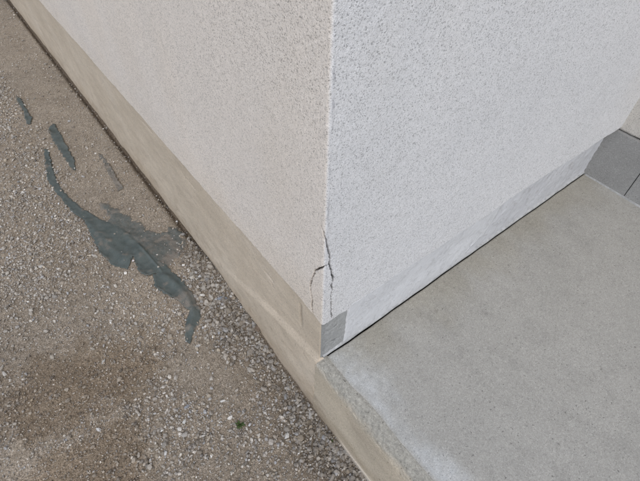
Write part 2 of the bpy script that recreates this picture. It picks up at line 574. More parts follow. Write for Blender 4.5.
rough = (fbm(Yl * 9, Zl * 14, 84, 4) - 0.5) * 0.006 + (vnoise(Yl * 110, Zl * 110, 85) - 0.5) * 0.0009
Xl = -0.0035 - out + nick + rough * sstep(0, 0.03, Yl)
posl = np.stack([Xl, Yl, Zl], -1)
bot = posl[:, :1].copy(); bot[..., 0] += 0.03
posl = np.concatenate([bot, posl], 1)
posl[0, :, 0] += 0.02
up = posl[0, :, 2] > 0.002
posl[0, up, 1] = 0.004
posl[1, up, 1] = 0.0012
cl = np.ones(posl.shape)
cl[:, 1:] -= (nick / 0.008 * 0.4)[..., None]
soil = sstep(-0.16, -0.30, Zl + (fbm(Yl * 6, Zl * 6, 87, 4) - 0.5) * 0.16) * 0.16
cl[:, 1:] -= soil[..., None] * np.array([0.8, 1.0, 1.25])
spl = sstep(0.60, 0.70, fbm(Yl * 38, Zl * 38, 88, 3)) * sstep(0.1, -0.25, Zl) * 0.13
cl[:, 1:] -= spl[..., None] * np.array([0.9, 1.0, 1.1])
mesh_np('plinth_render', posl.reshape(-1, 3), grid_faces(len(ys), len(ts) + 1, True), M['left'], house, col=np.clip(cl, .1, 1).reshape(-1, 3))


def box_np(x0, x1, y0, y1, z0, z1):
    v = np.array([(x, y, z) for x in (x0, x1) for y in (y0, y1) for z in (z0, z1)], float)
    f = np.array([(0, 1, 3, 2), (4, 6, 7, 5), (0, 4, 5, 1), (2, 3, 7, 6), (0, 2, 6, 4), (1, 5, 7, 3)])
    return v, f


v, f = box_np(0.018, 0.16, 0.006, 6.0, -0.45, 0.20)
mesh_np('footing', v, f, M['footing'], house, smooth=False)


# ------------------------------------------------------------------ house: plinth on the porch side
def porch_piece(name, mat, x0, x1, zt, face, step=0.004, zb=0.004, relief=0.001, ends=None, edge=0.004, seed=0, colfn=None, extra=None):
    """a skin of render on the porch-side plinth: face(x, z) is its outward offset, edges folded back to the wall"""
    xs = axis_pts((x0, x1, step)); tt = np.linspace(0, 1, max(12, int(0.21 / step)))
    Xp, Tp = np.meshgrid(xs, tt, indexing='ij')
    zz0, zz1 = zb, (zt(Xp) if callable(zt) else zt)
    Zp = zz0 + (zz1 - zz0) * Tp
    Xq = Xp.copy()
    if ends is not None:
        Xq = Xp + ends(Xp, Zp)
    off = face(Xp, Zp) + (fbm(Xp * 30, Zp * 30, seed, 4) - 0.5) * relief * 3 + (vnoise(Xp * 160, Zp * 160, seed + 1) - 0.5) * relief
    if extra is not None: off = off + extra(Xq, Zp)
    P = np.stack([Xq, -off, Zp], -1)
    back = P.copy(); back[..., 1] = 0.03
    ring = [(P, back)]
    n, m = P.shape[:2]
    Vv = np.concatenate([P.reshape(-1, 3), back.reshape(-1, 3)])
    F = [grid_faces(n, m)]
    idx = np.arange(n * m).reshape(n, m)
    for line, fl in ((idx[:, 0], True), (idx[:, -1], False), (idx[0, :], False), (idx[-1, :], True)):
        a, b = line[:-1], line[1:]
        q = np.stack([a, b, b + n * m, a + n * m], -1)
        F.append(q[:, ::-1] if fl else q)
    col = np.ones((n, m, 3))
    if colfn is not None: col = colfn(Xq, Zp)
    col = np.concatenate([col.reshape(-1, 3), col.reshape(-1, 3)])
    return mesh_np(name, Vv, F, mat, house, col=np.clip(col, .05, 1.2))


def gouge(x, z):
    d = 0
    for px0, py0, px1, py1, w, dp in [(331, 341, 337, 339, 0.004, 0.006), (333, 343, 334, 342, 0.003, 0.004), (334, 326, 336, 325, 0.002, 0.003)]:
        a, b = pix(px0, py0, 1, -0.001), pix(px1, py1, 1, -0.001)
        ab = np.array([b[0] - a[0], b[2] - a[2]])
        t = np.clip(((x - a[0]) * ab[0] + (z - a[2]) * ab[1]) / (ab @ ab), 0, 1)
        dd = np.hypot(x - a[0] - t * ab[0], z - a[2] - t * ab[1]) + (vnoise(x * 200, z * 200, 91) - 0.5) * 0.004
        d = d + sstep(w, w * 0.3, dd) * dp
    return -d


porch_piece('mortar_patch', M['patch'], -0.0016, 0.088, 0.197, lambda x, z: 0.001 + 0 * x, 0.002, relief=0.0016, seed=101, extra=gouge,
            ends=lambda x, z: (vnoise(z * 60, z * 0, 103) - 0.5) * 0.0006,
            colfn=lambda x, z: np.ones(x.shape + (3,)) - (0.5 * (gouge(x, z) < -0.002) + 0.15 * sstep(0.02, 0.0, x))[..., None])


def white_ends(x, z):
    k = sstep(0.60, 0.706, x)
    jag = (vnoise(z * 55, z * 0, 105) - 0.5) * 0.004
    slant = np.interp(z, [0, 0.03, 0.08, 0.16, 0.21], [-0.16, -0.11, -0.035, 0.0, 0.0])
    k0 = sstep(0.12, 0.082, x)
    return k * (slant + (vnoise(z * 40, z * 0, 106) - 0.5) * 0.02) + k0 * jag


def white_face(x, z):
    feather = np.interp(z, [0, 0.02, 0.12, 0.205], [0.0030, 0.0034, 0.0050, 0.0095])
    return feather + np.interp(x, [0, 0.1, 0.7], [0, 0.0, 0.001])


def white_col(x, z):
    s = sstep(0.05, 0.0, z) * 0.10 * fbm(x * 25, z * 25, 109, 3)
    return np.ones(x.shape + (3,)) - s[..., None]


porch_piece('plinth_render', M['white'], 0.081, 0.706, 0.206, white_face, 0.0035, relief=0.0010, ends=white_ends, seed=107, colfn=white_col)
porch_piece('plinth_base', M['grey'], 0.40, L - 0.0015, 0.222, lambda x, z: 0.0005 + 0 * x, 0.005, relief=0.0020, seed=111,
            colfn=lambda x, z: np.ones(x.shape + (3,)))
v, f = box_np(0.012, L + 0.05, 0.004, 0.16, -0.3, 0.185)
mesh_np('footing', v, f, M['patch'], house, smooth=False)

# thin run of sealant / broken mortar lip along the joint with the porch floor
xs = axis_pts((0.004, 0.10, 0.003), (0.10, L - 0.002, 0.006))
seal_f = np.interp(xs, [0, 0.03, 0.10, 0.45, 0.75, L], [0.0015, 0.0015, 0.0032, 0.0032, 0.0015, 0.001])
wv = seal_f + 0.0030 + 0.0016 * vnoise(xs * 22, xs * 0, 121) + np.interp(xs, [0, 0.1, 0.55, 0.7, L], [-0.0005, 0.0, 0.0, 0.001, 0.0015])
hv = 0.007 + 0.004 * vnoise(xs * 31, xs * 0, 122)
prof = []
for x, w, h in zip(xs, wv, hv):
    prof.append([(x, 0.004, 0.002), (x, -w, 0.0022), (x, -w + 0.001, h * 0.6), (x, -w * 0.6, h), (x, 0.004, h + 0.002)])
prof = np.array(prof)
mesh_np('sealant_strip', prof.reshape(-1, 3), grid_faces(len(xs), 5), M['seal'], house)

# ------------------------------------------------------------------ house: the return wall at the porch's far end
ry = axis_pts((-2.6, -0.6, 0.03), (-0.6, 0.0, 0.006))
rz = axis_pts((0.222, 0.6, 0.006), (0.6, 2.75, 0.05))
Yr, Zr = np.meshgrid(ry, rz, indexing='ij')
Zr = Zr + sstep(0.01, 0.0, Zr - 0.222) * (vnoise(Yr * 30, Yr * 0, 131) - 0.5) * 0.004
Xr = L + 0.004 + (fbm(Yr * 4, Zr * 4, 132, 3) - 0.5) * 0.005 + (vnoise(Yr * 130, Zr * 130, 133) - 0.5) * 0.002
Pr = np.stack([Xr, Yr, Zr], -1)
ur = Pr[:, :1].copy(); ur[..., 0] += 0.05
Pr = np.concatenate([ur, Pr], 1)
mesh_np('return_wall', Pr.reshape(-1, 3), grid_faces(len(ry), len(rz) + 1, True), M['stucco'], house, col=np.tile([0.80, 0.765, 0.70], (Pr.size // 3, 1)))  # shade and warm light put into the return wall's colour


def bevel_box(name, mat, x0, x1, y0, y1, z0, z1, b, parent, col=(1, 1, 1)):
    bm = bmesh.new()
    bmesh.ops.create_cube(bm, size=1)
    bmesh.ops.scale(bm, vec=(x1 - x0, y1 - y0, z1 - z0), verts=bm.verts)
    bmesh.ops.translate(bm, vec=((x0 + x1) / 2, (y0 + y1) / 2, (z0 + z1) / 2), verts=bm.verts)
    bmesh.ops.bevel(bm, geom=bm.edges[:], offset=b, segments=2, affect='EDGES')
    me = bpy.data.meshes.new(name); bm.to_mesh(me); bm.free()
    at = me.color_attributes.new('Col', 'FLOAT_COLOR', 'POINT')
    at.data.foreach_set('color', np.tile(np.array((*col, 1), np.float32), len(me.vertices)))
    me.materials.append(mat)
    o = bpy.data.objects.new(name, me); C.objects.link(o); o.parent = parent
    return o


yy = [0.004, -0.172, -0.60, -1.03, -1.46, -1.89, -2.32]
for i, (a, b) in enumerate(zip(yy[:-1], yy[1:])):
    s = 1 + (i % 3 - 1) * 0.04
    bevel_box('plinth_panel', M['panel'], L - 0.009, L + 0.02, b + 0.0012, a - 0.0012, -0.008, 0.217 + (i % 2) * 0.001, 0.0015, house, (s, s, s))
bevel_box('sealant_strip', M['seal'], L - 0.014, L - 0.004, -2.4, -0.012, -0.006, 0.003, 0.002, house)
v, f = box_np(L + 0.012, L + 0.12, -2.6, 0.0, -0.3, 0.226)
mesh_np('footing', v, f, M['patch'], house, smooth=False)

# ------------------------------------------------------------------ porch
porch = empty('porch_slab', (0, 0, 0), 'grey concrete porch slab with worn rounded edge against the house', 'porch')


def slab_edge(y):
    """x of the trowelled top's outer edge along the slab's open side"""
    return 0.004 + (fbm(y * 9, y * 0, 141, 3) - 0.5) * 0.010 + np.interp(y, [-2.4, -0.5, -0.35, -0.2, -0.06, 0], [0.02, 0.016, 0.012, 0.014, 0.004, 0.0])


sx = axis_pts((0, 0.12, 0.005), (0.12, 0.7, 0.01), (0.7, 1.33, 0.02))
sy = axis_pts((-2.4, -0.85, 0.03), (-0.85, -0.03, 0.007), (-0.03, 0.0, 0.003))
Xs, Ys = np.meshgrid(sx, sy, indexing='ij')
e = slab_edge(Ys)
Xw = e + Xs * (1.333 - e) / 1.33
back_gap = -np.interp(Xw, xs, wv) - np.interp(Xw, [0, 0.1, 0.5, 0.7, L], [0.0012, 0.0013, 0.0010, 0.0005, 0.0005]) * (0.3 + 1.2 * vnoise(Xw * 18, Xw * 0, 142))
Yw = np.where(Ys > -0.03, back_gap + Ys * (0.03 + back_gap) / 0.03, Ys)
Yw = np.where(Ys > -0.03, -0.03 + (Ys + 0.03) / 0.03 * (back_gap + 0.03), Ys)
drop = sstep(0.012, 0.0, Xs) ** 2 * 0.006 + sstep(-0.004, 0.0, Ys) * 0.002
Zs = (fbm(Xw * 4, Yw * 4, 143, 3) - 0.5) * 0.004 + (vnoise(Xw * 60, Yw * 60, 144) - 0.5) * 0.0008 - drop - 0.001
Ps = np.stack([Xw, Yw, Zs], -1)
lo = Ps[:, -1:].copy(); lo[..., 2] -= 0.05
Ps = np.concatenate([Ps, lo], 1)
nb = fbm(Xw * 16, Yw * 7, 145, 4)
dist = Xw - e
pale = sstep(0.002, 0.018, dist) * sstep(0.11, 0.03, dist + (nb - 0.5) * 0.14) * sstep(0.25, 0.65, nb + 0.25) * (0.10 + 0.36 * fbm(Xw * 70, Yw * 70, 149, 3))
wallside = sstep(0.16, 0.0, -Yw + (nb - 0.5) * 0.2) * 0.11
cs = np.ones((len(sx), len(sy), 3))
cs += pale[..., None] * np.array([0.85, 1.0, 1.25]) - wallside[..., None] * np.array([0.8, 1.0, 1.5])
blot = sstep(0.62, 0.72, fbm(Xw * 9 + 4, Yw * 9, 146, 3)) * 0.05
scuff = sstep(0.60, 0.70, fbm(Xw * 30 + Yw * 9, Yw * 6 - Xw * 2, 147, 4)) * 0.045
cs -= scuff[..., None]
blot = blot + sstep(0.66, 0.72, fbm(Xw * 40, Yw * 40, 148, 3)) * 0.06
cs -= blot[..., None]
cs -= (sstep(0.022, 0.0, dist + (nb - 0.5) * 0.02) * 0.10)[..., None] * np.array([0.8, 1, 1.2])
for px, py, r, k in [(485, 313, 0.012, 0.16), (437, 310, 0.006, 0.3), (400, 340, 0.004, 0.3), (505, 209, 0.006, 0.35), (560, 380, 0.006, 0.2)]:
    q = pix(px, py, 2, 0)
    cs -= (sstep(r, r * 0.3, np.hypot(Xw - q[0], Yw - q[1]) + (nb - 0.5) * r) * k)[..., None]
cs = np.concatenate([cs, np.full((len(sx), 1, 3), 0.35)], 1)
mesh_np('slab_top', Ps.reshape(-1, 3), grid_faces(len(sx), len(sy) + 1), M['slab'], porch, col=np.clip(cs, .1, 1.6).reshape(-1, 3))

# the slab's open side as one skin: worn rounded edge with the aggregate showing, blending into the stained face down to the gravel
sy2 = axis_pts((-2.4, -0.9, 0.03), (-0.9, -0.001, 0.0035))
PROF = np.array([(0.012, -0.0035), (0.006, -0.0030), (0.000, -0.0045), (-0.005, -0.008), (-0.010, -0.014), (-0.0145, -0.023), (-0.0175, -0.034), (-0.0195, -0.046),
                 (-0.0205, -0.060), (-0.022, -0.10), (-0.025, -0.18), (-0.028, -0.25), (-0.0295, -0.302), (-0.0345, -0.308), (-0.0345, -0.345)])
pk = np.concatenate([np.linspace(0, 8, 57), np.linspace(8, 14, 49)[1:]])
Ya, Ka = np.meshgrid(sy2, pk, indexing='ij')
wk = np.interp(Ya, [-2.4, -0.4, -0.08, 0], [1.15, 1.1, 0.8, 0.45])
px_, pz_ = np.interp(Ka, np.arange(15), PROF[:, 0]), np.interp(Ka, np.arange(15), PROF[:, 1])
upper = sstep(9.5, 7.0, Ka)
lip = sstep(11.6, 12.4, Ka) * sstep(-0.10, -0.20, Ya)
px_ = np.where(Ka > 12, np.interp(Ka, [12, 14], [-0.0295, -0.0295]), px_) - lip * 0.005
nz_ = fbm(Ya * 8, pz_ * 16, 161, 4)
Xa = px_ + (slab_edge(Ya) - 0.003) * sstep(8, 2, Ka) + (nz_ - 0.5) * 0.006 * sstep(2, 6, Ka)
Za = pz_ * (wk * upper + (1 - upper))
peb = vnoise(Ya * 170, Ka * 1.5, 151) * 0.6 + vnoise(Ya * 90, Ka * 0.8, 153) * 0.4
amp = sstep(1.5, 3.5, Ka) * sstep(9.0, 6.5, Ka)
Xa -= (peb - 0.5) * 0.0045 * amp
Za += (peb - 0.5) * 0.0035 * amp
mixb = sstep(5.2, 8.6, Ka + (fbm(Ya * 14, Ka * 0.6, 154, 3) - 0.5) * 3.5)[..., None]
grey = np.array([0.345, 0.325, 0.28]) * (0.82 + 0.36 * vnoise(Ya * 230, Ka * 2.1, 152))[..., None]
face = np.array([0.50, 0.43, 0.335]) * (0.86 + 0.28 * nz_)[..., None]
stain = sstep(0.52, 0.70, fbm(Ya * 5, pz_ * 13, 155, 4))[..., None] * sstep(8, 10, Ka)[..., None]
face = face * (1 - stain * np.array([0.20, 0.22, 0.22]))
ca = grey * (1 - mixb) + face * mixb
ca = ca + (lip * 0.10)[..., None]
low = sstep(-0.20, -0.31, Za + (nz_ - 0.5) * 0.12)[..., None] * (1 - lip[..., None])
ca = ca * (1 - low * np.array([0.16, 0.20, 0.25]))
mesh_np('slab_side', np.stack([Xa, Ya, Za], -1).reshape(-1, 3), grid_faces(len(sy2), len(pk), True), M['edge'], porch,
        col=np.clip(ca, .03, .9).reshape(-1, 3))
v, f = box_np(0.012, 1.333, -2.4, -0.03, -0.45, -0.03)
mesh_np('slab_core', v, f, M['patch'], porch, smooth=False)

# ------------------------------------------------------------------ half-buried plastic sheet and its scraps
def inside(px, py, poly):
    r = np.zeros(px.shape, bool)
    n = len(poly)
    for i in range(n):
        x0, y0 = poly[i]; x1, y1 = poly[(i + 1) % n]
        c = (y0 > py) != (y1 > py)
        with np.errstate(divide='ignore', invalid='ignore'):
            r ^= c & (px < (x1 - x0) * (py - y0) / (y1 - y0 + 1e-15) + x0)
    return r


def poly_dist(px, py, poly):
    best = np.full(px.shape, 9.0); bx = np.zeros(px.shape); by = np.zeros(px.shape)
    n = len(poly)
    for i in range(n):
        a, b = poly[i], poly[(i + 1) % n]
        ab = b - a
        t = np.clip(((px - a[0]) * ab[0] + (py - a[1]) * ab[1]) / (ab @ ab + 1e-15), 0, 1)
        qx, qy = a[0] + t * ab[0], a[1] + t * ab[1]
        d = np.hypot(px - qx, py - qy)
        k = d < best
        best = np.where(k, d, best); bx = np.where(k, qx, bx); by = np.where(k, qy, by)
    return best, bx, by


def to_ground(pts): return np.array([pix(a, b)[:2] for a, b in pts])


def ragged(poly, seed, amp=0.005):
    out = []
    n = len(poly)
    for i in range(n):
        a, b = poly[i], poly[(i + 1) % n]
        k = max(1, int(np.linalg.norm(b - a) / 0.005))
        for j in range(k): out.append(a + (b - a) * j / k)
    out = np.array(out)
    out[:, 0] += (vnoise(out[:, 0] * 130, out[:, 1] * 130, seed) - 0.5) * 2 * amp
    out[:, 1] += (vnoise(out[:, 0] * 130, out[:, 1] * 130, seed + 1) - 0.5) * 2 * amp
    return out


def sheet_mesh(name, outline, clean, step, lift, dust0, fold=None, sink=-0.0015):
    out = ragged(to_ground(outline), 181); cln = ragged(to_ground(clean), 181) if clean is not None else out
    x0, y0 = out.min(0) - step; x1, y1 = out.max(0) + step
    ax_, ay_ = np.arange(x0, x1 + step, step), np.arange(y0, y1 + step, step)
    A, B = np.meshgrid(ax_, ay_, indexing='ij')
    cen = inside(A[:-1, :-1] + step / 2, B[:-1, :-1] + step / 2, out)
    i = np.arange(len(ax_) - 1)[:, None] * len(ay_) + np.arange(len(ay_) - 1)[None, :]
    F = np.stack([i, i + len(ay_), i + len(ay_) + 1, i + 1], -1)[cen]
    used, inv = np.unique(F, return_inverse=True)
    F = inv.reshape(-1, 4)
    px, py = A.ravel()[used].copy(), B.ravel()[used].copy()
    cnt = np.bincount(F.ravel(), minlength=len(used))
    d, qx, qy = poly_dist(px, py, out)
    bd = (cnt < 4) & (d < step * 1.3)
    px[bd], py[bd] = qx[bd], qy[bd]
    ins = inside(px, py, cln)
    dc, _, _ = poly_dist(px, py, cln)
    sd = np.where(ins, 0.0, dc)
    d_out, _, _ = poly_dist(px, py, out)
    nz = fbm(px * 22, py * 22, 171, 3) - 0.5
    nf = fbm(px * 60, py * 60, 172, 3) - 0.5
    loose = sstep(0.0, 0.012, sd)                       # outside the bare part the sand lies over it
    rim = 1 - sstep(0.0, 0.028, d_out + nf * 0.03)
    dust = dust0 + loose * (0.30 + 0.9 * rim) + sstep(0.05, 0.35, nz) * 0.5 + np.where(ins, sstep(0.010, 0.0, dc) * 0.10, 0)
    curl = np.where(ins, sstep(0.014, 0.0, d_out) * sstep(-0.05, 0.25, nf + nz), 0) * 0.004
    bare = lift + nz * 0.010 + curl
    buried = 0.0030 - 0.0075 * rim + nf * 0.006
    z = ground_z(px, py) + bare * (1 - loose) + buried * loose
    if fold is not None:
        z = z + fold(px, py)
        tail = to_ground([(186, 300)])[0]
        dust = dust + 0.35 * sstep(0.10, 0.02, np.hypot(px - tail[0] - 0.01, py - tail[1]))
    V = np.stack([px, py, z], -1)
    o = mesh_np(name, V, F, M['sheet'])
    at = o.data.attributes.new('dust', 'FLOAT', 'POINT')
    at.data.foreach_set('value', dust.astype(np.float32))
    md = o.modifiers.new('thickness', 'SOLIDIFY'); md.thickness = 0.0010; md.offset = -1
    return o


CLEAN = [(43.5, 149), (48, 149), (51, 160), (53, 172), (57, 184), (64, 194), (74, 204), (84, 211), (96, 219), (111, 226), (127, 234),
         (139, 246), (150, 257), (164, 267), (180, 280), (192, 294), (199, 309), (199, 320), (193, 329), (190, 343), (186, 340), (185, 332),
         (186, 320), (191, 310), (180, 303), (173, 297), (164, 294), (155, 288), (154, 276), (160, 272.5), (146, 278), (141, 275), (137, 266), (134, 258),
         (131.5, 264), (127, 271), (114, 266), (102, 255), (94, 241), (89, 230), (84, 221), (76, 216), (68, 207), (60, 198), (54, 190), (48, 180), (46, 170), (46, 160)]
OUTLINE = [(43.5, 149), (48, 149), (51, 160), (54, 172), (59, 184), (67, 194), (77, 203), (90, 212), (106, 220), (96, 205), (101, 199), (111, 203), (124, 210),
           (138, 217), (150, 226), (163, 230), (175, 221), (187, 231), (189, 246), (183, 259), (172, 266), (178, 276), (186, 284), (194, 293), (201, 308), (202, 321),
           (194, 330), (190, 343), (186, 340), (185, 332), (186, 320), (190, 310), (180, 303), (173, 297), (164, 294), (155, 288), (154, 276), (160, 272.5),
           (146, 278), (141, 275), (137, 266), (134, 258), (131.5, 264), (127, 271), (114, 266), (102, 255), (94, 241), (89, 230), (84, 221), (76, 216),
           (68, 207), (60, 198), (54, 190), (48, 180), (46, 170), (46, 160)]


def main_fold(px, py):
    z = np.zeros_like(px)
    for pts, h, w in [([(139, 246), (150, 258), (162, 272)], 0.005, 0.004), ([(165, 276), (178, 286), (188, 298), (194, 312), (191, 326)], 0.008, 0.013),
                      ([(88, 222), (104, 240), (125, 260)], 0.004, 0.016)]:
        P = to_ground(pts); best = np.full(px.shape, 9.0)
        for a, b in zip(P[:-1], P[1:]):
            ab = b - a
            t = np.clip(((px - a[0]) * ab[0] + (py - a[1]) * ab[1]) / (ab @ ab), 0, 1)
            best = np.minimum(best, np.hypot(px - a[0] - t * ab[0], py - a[1] - t * ab[1]))
        z = z + np.exp(-(best / w) ** 2) * h
    # raised lip along the ragged lower-left margin
    return z


sh = sheet_mesh('torn_sheet', OUTLINE, CLEAN, 0.003, 0.0055, 0.0, main_fold)
tag(sh, 'long torn blue-grey plastic sheet half buried in sand, widest in its middle', 'sheet')
s1 = sheet_mesh('torn_sheet', [(48, 128), (55, 124), (61, 134), (68.5, 149), (74.5, 160), (75.5, 171), (71, 168), (62, 154), (53, 141)], None, 0.004, 0.006, 0.12)
tag(s1, 'narrow pointed blue-grey plastic sliver lying above the long torn sheet', 'sheet')
s2 = sheet_mesh('torn_sheet', [(17, 97), (22, 101), (28, 112), (32.5, 119), (31, 125), (27, 124), (24.5, 112), (19, 104)], None, 0.004, 0.008, 0.10)
tag(s2, 'smallest dark plastic scrap poking from the gravel at the far left', 'sheet')
s3 = sheet_mesh('torn_sheet', [(97, 152), (102, 154), (113, 170), (124, 189), (118, 191), (108, 172)], None, 0.004, 0.0022, 0.42)
tag(s3, 'faint sand-covered plastic strip between the pointed sliver and the wall', 'sheet')

# ------------------------------------------------------------------ gravel
def ico(sub):
    bm = bmesh.new()
    bmesh.ops.create_icosphere(bm, subdivisions=sub, radius=1)
    bm.verts.ensure_lookup_table()
    v = np.array([x.co[:] for x in bm.verts]); f = np.array([[q.index for q in p.verts] for p in bm.faces])
    bm.free()
    return v, f


def stone_shapes(sub, n, rng, cuts=5):
    v0, f = ico(sub)
    out = []
    for _ in range(n):
        v = v0.copy()
        for _c in range(cuts):                         # broken faces
            d = rng.normal(size=3); d /= np.linalg.norm(d)
            h = rng.uniform(0.45, 0.85)
            k = v @ d
            v = v - np.outer(np.maximum(k - h, 0), d)
        v = v * (1 + rng.normal(size=(len(v), 1)) * 0.05)
        v = v * np.array([1.0, rng.uniform(0.62, 0.95), rng.uniform(0.45, 0.8)])
        out.append(v)
    return np.array(out), f


PALETTE = np.array([[0.34, 0.315, 0.28], [0.27, 0.25, 0.225], [0.40, 0.37, 0.325], [0.235, 0.205, 0.17], [0.31, 0.265, 0.205], [0.31, 0.31, 0.312], [0.52, 0.50, 0.465], [0.15, 0.135, 0.12]])
PW = np.array([0.22, 0.17, 0.18, 0.12, 0.10, 0.08, 0.05, 0.08]); PW = PW / PW.sum()


def sheet_mask(x, y):
    m = np.zeros(x.shape, bool)
    for poly in (CLEAN,):
        m |= inside(x, y, to_ground(poly))
    for poly in ([(48, 128), (55, 124), (61, 134), (68.5, 149), (74.5, 160), (75.5, 171), (71, 168), (62, 154), (53, 141)],
                 [(17, 97), (22, 101), (28, 112), (32.5, 119), (31, 125), (27, 124), (24.5, 112), (19, 104)]):
        m |= inside(x, y, to_ground(poly))
    return m


def sheet_soft(x, y):
    return inside(x, y, to_ground(OUTLINE))


def wall_limit(y):
    return np.where(y > 0.33, -0.006, -0.026)


def scatter(name, n, box, size, dens, sub, nshape, rng, embed, tint=1.0, contrast=1.0, dirt_tone=(0.0, 0.5)):
    shapes, f = stone_shapes(sub, nshape, rng)
    x = rng.uniform(box[0], box[1], n); y = rng.uniform(box[2], box[3], n)
    keep = rng.uniform(0, 1, n) < dens(x, y)
    keep &= x < wall_limit(y) - 0.004
    m = sheet_mask(x, y); keep &= (~m) | (rng.uniform(0, 1, n) < 0.035)
    keep &= (~sheet_soft(x, y)) | (rng.uniform(0, 1, n) < 0.30)
    wd = pix(240, 424)
    keep &= np.hypot(x - wd[0], y - wd[1]) > 0.013
    x, y = x[keep], y[keep]
    n = len(x)
    damp, silt, coarse = zone(x, y)
    r = size(rng, n, x, y)
    # random rotation about z plus a tilt
    q = rng.normal(size=(n, 4)); q[:, 1:3] *= 0.45; q[:, 0] += 0.0
    q /= np.linalg.norm(q, axis=1)[:, None]
    w, a, b, c = q.T
    R = np.stack([np.stack([1 - 2 * (b * b + c * c), 2 * (a * b - c * w), 2 * (a * c + b * w)], -1),
                  np.stack([2 * (a * b + c * w), 1 - 2 * (a * a + c * c), 2 * (b * c - a * w)], -1),
                  np.stack([2 * (a * c - b * w), 2 * (b * c + a * w), 1 - 2 * (a * a + b * b)], -1)], 1)
    sh_ = shapes[rng.integers(0, nshape, n)]
    V = np.einsum('nij,nkj->nki', R, sh_) * r[:, None, None]
    z = ground_z(x, y) + r * embed + 0.006 * sheet_mask(x, y)
    V += np.stack([x, y, z], -1)[:, None, :]
    k = shapes.shape[1]
    F = (f[None] + (np.arange(n) * k)[:, None, None]).reshape(-1, 3)
    col = PALETTE[rng.choice(len(PALETTE), n, p=PW)] * tint
    mean = col.mean(0)
    col = mean + (col - mean) * contrast
    col = col * rng.uniform(0.62, 1.25, (n, 1))
    gc = ground_col(x, y) * 1.1
    dusty = (rng.uniform(dirt_tone[0], dirt_tone[1], n) * (0.55 + 0.45 * silt))[:, None]
    col = col * (1 - dusty) + gc * dusty
    col = col * (1 - damp[:, None] * np.array([0.20, 0.25, 0.31]))
    cc = np.repeat(col, k, 0)
    o = mesh_np(name, V.reshape(-1, 3), F, M['gravel'], smooth=False, col=np.clip(cc, 0.02, 0.8))
    o['kind'] = 'stuff'
    return o


def d_fine(x, y):
    damp, silt, coarse = zone(x, y)
    patch = fbm(x * 7, y * 7, 201, 3)
    far = np.interp(y, [1.2, 2.2, 4], [1.0, 0.55, 0.35])
    return np.clip((0.75 + 0.75 * (patch - 0.4)) * (1 - 0.72 * silt) + 0.3 * coarse, 0.05, 1) * far


def d_mid(x, y):
    damp, silt, coarse = zone(x, y)
    patch = fbm(x * 5 + 9, y * 5, 203, 3)
    return np.clip((0.58 + 2.4 * (patch - 0.45)) * (1 - 0.88 * silt) * (1 - 0.45 * damp) + 0.55 * coarse, 0.015, 1)


def d_coarse(x, y):
    damp, silt, coarse = zone(x, y)
    patch = fbm(x * 6 + 5, y * 6, 205, 3)
    return np.clip(coarse * (0.45 + 1.0 * patch), 0, 1) + 0.05 * sstep(0.4, 0.7, patch)


rg = np.random.default_rng(5)
o = scatter('fine_gravel', 80000, (-1.35, 0.0, -0.62, 4.2), lambda r, n, x, y: r.uniform(0.0021, 0.0042, n), d_fine, 1, 20, rg, 0.4, 1.4)
tag(o, 'fine brown and grey grit covering the yard beside the house', 'gravel')
o = scatter('pebbles', 60000, (-1.35, 0.0, -0.62, 4.2), lambda r, n, x, y: 0.0044 * np.exp(r.normal(0, 0.34, n)) + 0.0004, d_mid, 1, 24, rg, 0.5, 1.42, 0.95, (0.0, 0.7))
tag(o, 'small pale and tan pebbles scattered over the sandy yard', 'gravel')
o = scatter('coarse_gravel', 8000, (-0.48, -0.02, -0.62, 1.15), lambda r, n, x, y: np.clip(0.0068 * np.exp(r.normal(0, 0.33, n)), 0.003, 0.0135), d_coarse, 2, 24, rg, 0.42, 1.15, 0.9, (0.25, 1.2))
tag(o, 'coarse grey crushed stone heaped along the foot of the house', 'gravel')

